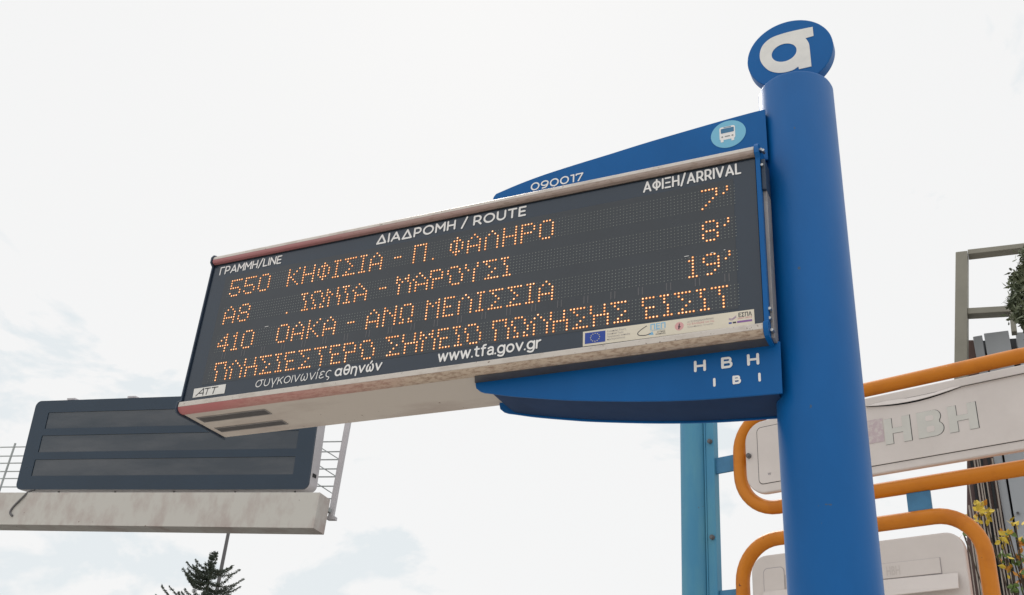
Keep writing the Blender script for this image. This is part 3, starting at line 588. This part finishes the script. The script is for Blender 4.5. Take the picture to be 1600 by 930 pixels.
# front skin with edges lifted out of the case
b = B(); b.box(.905-.40, 1.64, -.050, -.0452, 3.189, 3.4665); skin = sb(b, 'front_skin', M['beige'], bxA, bxA, bevel=.001)
b = B(); b.box(.499, 1.646, -.0463, -.0451, 3.1865, 3.4690); sb(b, 'skin_gap', M['black'], bxA, bxA)
# curled strip along the top edge
b = B()
top_ = [(.90+.047*k, 3.4675+.006*math.sin(k*.9)*(k < 9), 3.4650-(.020*math.sin(min(k, 9)/9*math.pi))) for k in range(16)]
for (x, zt_, zb_), (x2, zt2, zb2) in zip(top_, top_[1:]):
    b.add([(x, -.0512, zt_), (x2, -.0512, zt2), (x2, -.060, zb2), (x, -.060, zb_)], [(0, 1, 2, 3)]); b.add([(x, -.0512, zt_-.001), (x2, -.0512, zt2-.001), (x2, -.060, zb2-.0012), (x, -.060, zb_-.0012)], [(0, 1, 2, 3)])
sb(b, 'peeling_strip', M['beige'], bxA, bxA)
b = B(); b.add([(x, -.0505, zb_+.002) for x, zt_, zb_ in top_]+[(x, -.0505, zb_-.0055*math.sin(min(i, 9)/9*math.pi)) for i, (x, zt_, zb_) in reversed(list(enumerate(top_)))], [tuple(range(32))]); sb(b, 'peel_opening', M['black'], bxA, bxA)
def block(ch, x0, x1, z0, z1, e=0.0):
    w = x1-x0; h = z1-z0; t = w*.30
    if ch == 'H':
        c0, c1 = z0+h*.40, z0+h*.60
        return [(x0-e, z0-e), (x0+t+e, z0-e), (x0+t+e, c0-e), (x1-t-e, c0-e), (x1-t-e, z0-e), (x1+e, z0-e), (x1+e, z1+e), (x1-t-e, z1+e), (x1-t-e, c1+e), (x0+t+e, c1+e), (x0+t+e, z1+e), (x0-e, z1+e)]
    r = h*.26
    return [(x0-e, z0-e), (x1-r, z0-e)]+arc(x1-r*.95, z0+r+.002, r+e, -80, 60, 7)+arc(x1-r*1.15, z1-r*.95, r*.95+e, -40, 90, 7)+[(x0-e, z1+e)]
for ch, x0, x1 in (('H', .972, 1.087), ('B', 1.117, 1.224), ('H', 1.249, 1.366)):
    b = B(); b.prism(block(ch, x0+.0006, x1+.0020, 3.2712, 3.3877, .0008), -.0508, -.0503); g = sb(b, 'letter_gap_shadow', M['claddark'], bxA, bxA)  # dark copy shifted right: draws the cut gap and the letter's shadow
    b = B(); b.prism(block(ch, x0, x1, 3.2712, 3.3877), -.0520, -.0509)
    l = sb(b, 'letter', M['beige2'], bxA, bxA)
    if ch == 'B':
        for z0, z1 in ((3.292, 3.318), (3.342, 3.366)):
            b = B(); b.prism(rrect(1.154, 1.188, z0, z1, .008, 4), -.0527, -.0521); sb(b, 'letter_counter', M['beige'], l, bxA).matrix_parent_inverse = Matrix.Identity(4)
b = B(); b.box(.870, .967, -.0515, -.0505, 3.290, 3.398); sb(b, 'old_sticker', M['pink'], bxA, bxA)
b = B(); b.prism(rrect(.352, .49, 3.196, 3.474, .022, 5), -.0475, -.0452); sb(b, 'hatch', M['beige'], bxA, bxA, bevel=.0012)
b = B(); b.prism(rrect(.3495, .4925, 3.1935, 3.4765, .023, 5), -.0463, -.0451); sb(b, 'hatch_joint', M['black'], bxA, bxA)
g = text('hatch_letter', 'w', .398, .416, 3.232, .017, -.0482, M['pgrey'], bxA, bold=.02, basis=base2); g.matrix_parent_inverse = Matrix.Translation(-bxA.location)
b = B(); b.tube([(.304, -.0452, 3.344), (.304, -.056, 3.344)], .0125, 14); b.tube([(.304, -.056, 3.344), (.304, -.061, 3.344)], .007, 8); sb(b, 'bolt', M['mast'], bxA, bxA)
bxB = light_box('fascia_box', 'lower beige sign case with a loose projecting strip, inside the lower orange tube loop', 'sign box', .290, 1.238, 2.44, 2.862, .075)
bxB['group'] = 'beige sign cases in the orange tubes'
b = B(); b.box(.46, 1.1365, -.050, -.0452, 2.70, 2.762); sb(b, 'front_skin', M['beige'], bxB, bxB, bevel=.001)
b = B(); b.box(.456, 1.139, -.0463, -.0451, 2.69, 2.7635); sb(b, 'skin_gap', M['pgrey'], bxB, bxB)
b = B(); b.add([(.35, -.0508, 2.700), (1.202, -.0508, 2.694), (1.207, -.082, 2.628), (.35, -.082, 2.615), (.35, -.0508, 2.698), (1.202, -.0508, 2.692), (1.207, -.078, 2.626), (.35, -.078, 2.613)], [(0, 1, 2, 3), (7, 6, 5, 4), (3, 2, 6, 7), (1, 5, 6, 2)]); sb(b, 'loose_strip', M['beige'], bxB, bxB)
g = text('faint_lettering', 'HBH', .915, .972, 2.712, .036, -.0506, mat('ghost_letter', (.565, .51, .475), .6), bxB, bold=.01, basis=base2); g.matrix_parent_inverse = Matrix.Translation(-bxB.location)
b = B(); b.prism(rrect(.352, .45, 2.55, 2.80, .02, 5), -.0475, -.0452); sb(b, 'hatch', M['beige'], bxB, bxB, bevel=.001)
b = B(); b.prism(rrect(.3495, .4525, 2.5475, 2.8025, .021, 5), -.0463, -.0451); sb(b, 'hatch_joint', M['pgrey'], bxB, bxB)

# ------------------------------------------------------------------ building and steel frame at right
AZ = math.radians(.48); RN = Vector((math.sin(AZ), math.cos(AZ), 0)); RE = Vector((math.cos(AZ), -math.sin(AZ), 0))
def rp(s, z8, D=16.0, y=0):
    k = D/8.0; p = EYE+RN*(D+y)+RE*(s*k); return Vector((p.x, p.y, EYE.z+(z8-EYE.z)*k))
def slab(b, quad, D, th, y=0):
    """quad of (s, z) given at 8 m, carried out to distance D, with real thickness"""
    f = [rp(s, z, D, y) for s, z in quad]; k = [p+RN*th for p in f]
    b.add(f+k, [(0, 1, 2, 3), (7, 6, 5, 4)]+[(i, i+4, (i+1) % 4+4, (i+1) % 4) for i in range(4)])
fr = thing('steel_frame', 'tall olive grey steel frame with two crossbars rising above the building at the right', 'steel frame', tuple(rp(-.3, EYE.z, 16)*1))
fr.location.z = 0; bpy.context.view_layer.update()
def fb(quad, name, D=16, th=.25, m='ofr', root=fr):
    b = B(); slab(b, quad, D, th); ob = b.build(name, M[m], None, bevel=.01); ob.parent = root; ob.matrix_parent_inverse = Matrix.Translation(-root.location); return ob
fb([(-.107, 6.178), (-.249, 5.018), (-.312, 4.50), (-.222, 4.50), (-.168, 5.009), (-.024, 6.178)], 'post') if False else None
b = B(); slab(b, [(-.335, 4.50), (-.238, 4.50), (-.018, 6.176), (-.107, 6.180)], 16, .3); ob = b.build('post', M['ofr'], None, bevel=.01); ob.parent = fr; ob.matrix_parent_inverse = Matrix.Translation(-fr.location)
fb([(-.0175, 6.140), (1.2, 6.085), (1.2, 6.125), (-.016, 6.186)], 'crossbar', 16.03, .2)
fb([(-.092, 5.603), (.25, 5.572), (.25, 5.625), (-.086, 5.657)], 'crossbar', 16.03, .2)
fb([(.195, 5.40), (.235, 5.40), (.243, 5.572), (.205, 5.572)], 'short_upright', 16.04, .15)
bl = thing('clad_building', 'building clad in tall grey panels with a brown slatted flank, behind the orange tubes', 'building', tuple(rp(.5, EYE.z, 16.5)))
bl.location.z = 0; bpy.context.view_layer.update()
fb([(-.700, 1.0), (-.09, 1.0), (-.058, 5.37), (-.125, 5.378)], 'brown_wall', 16.45, 1.5, 'brown', bl)
b = B()
rnd = random.Random(3)
for k in range(13):
    s = -.330+k*.0200+rnd.uniform(-.003, .003); edge = 4.348+(s+.262)/.1329-.06
    zt_ = min(edge, rnd.choice([4.45, 4.40, 4.30, 4.02, 4.5])); zb_ = 1.2 if k % 4 else 3.30; wdt = .0065+rnd.random()*.005
    slab(b, [(s, zb_), (s+wdt, zb_), (s+wdt+.003, zt_), (s+.003, zt_)], 16.3, .05)
o = b.build('slats', M['slat'], None); o.parent = bl; o.matrix_parent_inverse = Matrix.Translation(-bl.location); tag(o, kind='stuff')
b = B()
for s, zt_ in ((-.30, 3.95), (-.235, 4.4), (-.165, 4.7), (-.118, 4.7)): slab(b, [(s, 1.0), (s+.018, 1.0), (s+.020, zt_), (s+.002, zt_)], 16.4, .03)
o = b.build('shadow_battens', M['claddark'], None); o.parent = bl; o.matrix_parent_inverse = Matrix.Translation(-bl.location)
fb([(-.02, 1.0), (-.012, 1.0), (-.012, 5.405), (-.080, 5.401), (-.088, 4.2), (-.056, 3.63), (-.045, 1.0)][::1] if False else [(-.045, 1.0), (-.0125, 1.0), (-.0125, 5.405), (-.080, 5.401)], 'wall_panel', 16.38, .5, 'clad', bl)
fb([(.000, 1.0), (.150, 1.0), (.176, 5.417), (.001, 5.417)], 'wall_panel', 16.34, .5, 'clad', bl)
fb([(.176, 1.0), (.9, 1.0), (.9, 5.34), (.222, 5.392)], 'wall_panel', 16.36, .5, 'clad', bl)
fb([(-.30, 1.0), (.9, 1.0), (.9, 5.30), (-.05, 5.36)], 'wall_core', 16.9, 5, 'claddark', bl)
for s, z in ((.028, 3.98), (.012, 3.90)):
    b = B(); b.tube([rp(s, z, 16.33), rp(s, z, 16.30)], .02, 8)
    o = b.build('wall_lamp', M['mast'], None); o.parent = bl; o.matrix_parent_inverse = Matrix.Translation(-bl.location)

# ------------------------------------------------------------------ vegetation helpers
def tufts(b, pts, n, spread, size, rnd, mis=1, up=.0):
    for p in pts:
        for _ in range(n):
            c = Vector(p)+Vector((rnd.gauss(0, spread), rnd.gauss(0, spread), rnd.gauss(0, spread)))
            d = Vector((rnd.gauss(0, 1), rnd.gauss(0, 1), rnd.gauss(0, 1)+up)).normalized(); e = d.orthogonal().normalized(); e.rotate(Matrix.Rotation(rnd.random()*6.28, 3, d))
            s = size*rnd.uniform(.6, 1.3)
            b.add([c-e*s*.28, c+d*s, c+e*s*.28, c-d*s*.4], [(0, 1, 2, 3)], rnd.randrange(mis))
# conifer
CB = Vector((-17.77, 20.06, 0)); CH = 8.45
con = thing('conifer_tree', 'dark spruce tip with upturned branches beneath the white gantry beam', 'tree', tuple(CB))
rnd = random.Random(12)
b = B(); b.tube([CB, CB+Vector((.03, 0, 3)), CB+Vector((0, .04, 6)), CB+Vector((0, 0, CH-.1))], .2, 10, radii=[.20, .13, .07, .008]); b.build('trunk', M['bark'], con, smooth=True)
br, nd_ = B(), B()
h = .06
while h < 7.2:
    z = CH-h; L_ = .045+.13*h+.05*math.sin(h*31)**2 if h < .42 else min(.62+.55*(h-.45)+.14*math.sin(h*23), 3.0)
    nb = 5 if h < .42 else 7
    for k in range(nb):
        a = rnd.random()*6.28; L2 = L_*rnd.uniform(.6, 1.18); tip = Vector((math.cos(a), math.sin(a), 0))
        path = []
        for t in (0, .25, .5, .75, 1.0): path.append(CB+Vector((0, 0, z))+tip*(L2*t)+Vector((0, 0, L2*(-.02*t-.42*t*(1-t)+.22*t**3))))
        br.tube(path, .01, 4, radii=[.012+.008*L2, .010+.005*L2, .009, .007, .004], caps=False)
        m = max(4, int(L2/(.030 if h < 2.2 else .11)))
        for j in range(1, m+1):
            t = j/m; i = min(int(t*4), 3); f = t*4-i; p = path[i].lerp(path[i+1], f)
            wd = .030+.06*min(L2, 1)*(1-t)
            nn = 10 if h < 2.2 else 6; sz = .055 if h < 2.2 else .18
            for q in range(nn):
                sd_ = Vector((-tip.y, tip.x, 0)); c = p+sd_*rnd.gauss(0, wd*(.75 if h < 2.2 else 3))+Vector((0, 0, rnd.gauss(0, wd*.4)))
                d = (tip*.7+sd_*rnd.gauss(0, .8)+Vector((0, 0, rnd.gauss(.25, .6)))).normalized(); e = d.orthogonal().normalized()
                nd_.add([c-e*sz*.22, c+d*sz, c+e*sz*.22], [(0, 1, 2)])
    h += (.085 if h < .5 else .15) if h < 2.2 else .34
for j in range(40):
    p = CB+Vector((0, 0, CH-.55*j/40)); tufts(nd_, [p], 3, .012+.03*(j % 7 == 0)+.012*j/40, .045, rnd, up=1.0)
tag(br.build('branches', M['bark'], con), kind='stuff'); tag(nd_.build('needles', M['needle'], con), kind='stuff')
# lamp mast behind it
LP = Vector((-17.54, 20.265, 0)).lerp(Vector((0, 0, 0)), 0); LP = Vector((-19.6, 22.55, 0))
lam = thing('street_lamp', 'thin dark lamp mast rising beside the conifer to behind the gantry beam', 'street lamp', tuple(LP))
b = B(); b.tube([LP, LP+Vector((0, 0, 4)), LP+Vector((0, 0, 12.0))], .06, 12, radii=[.10, .075, .045]); b.build('mast', M['mast'], lam, smooth=True)
b = B(); b.tube(spline([tuple(LP+Vector((0, 0, 11.9))), tuple(LP+Vector((.15, -.1, 12.25))), tuple(LP+Vector((.6, -.4, 12.35)))], 4), .03, 8); b.build('arm', M['mast'], lam, smooth=True)
b = B(); b.obox(LP+Vector((.85, -.57, 12.36)), Vector((.83, -.55, 0)), Vector((.55, .83, 0)), Vector((0, 0, 1)), .32, .13, .05); b.build('lamp_head', M['vmsside'], lam, bevel=.03)
# tree at right edge
def leaf_tree(root, base, crown_c, rad, n_, size, m, rnd, trunk_r=.12):
    b = B(); top_ = crown_c; b.tube([base, base.lerp(top_, .5)+Vector((.1, .05, 0)), top_], trunk_r, 10, radii=[trunk_r, trunk_r*.7, trunk_r*.3]); b.build('trunk', M['bark'], root, smooth=True)
    br = B(); lf = B()
    for k in range(n_):
        d = Vector((rnd.gauss(0, 1), rnd.gauss(0, 1), rnd.gauss(0, 1))).normalized()*(rnd.random()**.4); p = crown_c+Vector((d.x*rad[0], d.y*rad[1], d.z*rad[2]))
        if k % 3 == 0: st = base.lerp(top_, rnd.uniform(.65, .98)); br.tube([st, st.lerp(p, .5)+Vector((0, 0, .08)), p], .02, 5, radii=[.03, .02, .006], caps=False)
        tufts(lf, [p], 60, rad[0]*.10, size, rnd, up=.3)
    tag(br.build('branches', M['bark'], root), kind='stuff'); tag(lf.build('crown', m, root), kind='stuff')
tb = rp(.47, 1.6, 14.6); tbase = Vector((tb.x, tb.y, 0)); tcc = rp(.505, 5.58, 14.6)
tr = thing('evergreen_tree', 'dense green tree crown at the right edge in front of the grey clad building', 'tree', tuple(tbase))
leaf_tree(tr, tbase, tcc, (.50, .50, .92), 190, .07, M['leafdk'], random.Random(5))

# yellowing creeper beneath the building
vr = thing('creeper_plant', 'creeper with yellow and green leaves on thin stems beside the orange tube', 'plant', tuple(Vector((rp(-.03, 1.6, 9).x, rp(-.03, 1.6, 9).y, 0))))
def leafmesh():
    b = B(); b.add([(0, 0, 0), (.022, .004, .018), (.030, -.004, .045), (.014, 0, .075), (0, .006, .098), (-.014, 0, .075), (-.030, -.004, .045), (-.022, .004, .018)], [(0, 1, 2, 3), (0, 3, 4), (0, 4, 5), (0, 5, 6, 7)])
    me = bpy.data.meshes.new('leaf'); me.from_pydata(b.v, [], b.f); return me
lms = []
for k_ in ('leafy', 'leafo', 'leafg'):
    me = leafmesh(); me.materials.append(M[k_]); lms.append(me)
rnd = random.Random(21)
clusters = [(-.226, 3.990, 20, 0, .045), (-.195, 3.985, 12, 0, .03), (-.061, 3.808, 10, 0, .02), (-.10, 3.775, 7, 0, .015), (-.05, 3.83, 7, 1, .015), (.034, 3.757, 12, 1, .025), (-.023, 3.655, 12, 2, .03), (.03, 3.64, 8, 2, .03), (-.023, 3.536, 11, 1, .02), (-.06, 3.60, 6, 0, .02), (-.349, 3.857, 6, 2, .012), (.0, 3.90, 6, 0, .02), (-.10, 3.66, 8, 2, .025), (.02, 3.50, 9, 0, .03), (-.06, 3.45, 12, 2, .04)]
base = Vector((vr.location.x, vr.location.y, 0))
sb_ = B()
for s, z, n_, mi, sp_ in clusters:
    c = rp(s, z, 9)
    sb_.tube(spline([tuple(base+Vector((rnd.uniform(-.1, .1), 0, 0))), tuple(base.lerp(c, .55)+Vector((rnd.uniform(-.1, .1), .1, .4))), tuple(c)], 5), .006, 5, caps=False)
    for k in range(n_):
        o = bpy.data.objects.new('leaf', lms[mi if rnd.random() > .25 else rnd.randrange(3)]); COL.objects.link(o)
        o.location = c+Vector((rnd.gauss(0, sp_*1.1), rnd.gauss(0, .05), rnd.gauss(0, sp_))); o.rotation_euler = (rnd.uniform(-1.2, 1.2), rnd.uniform(-3, 3), rnd.uniform(-3, 3)); q = rnd.uniform(.42, .78); o.scale = (q, q, q)
        o.parent = vr; o.matrix_parent_inverse = Matrix.Translation(-vr.location)
sb_.build('stems', M['bark'], vr)
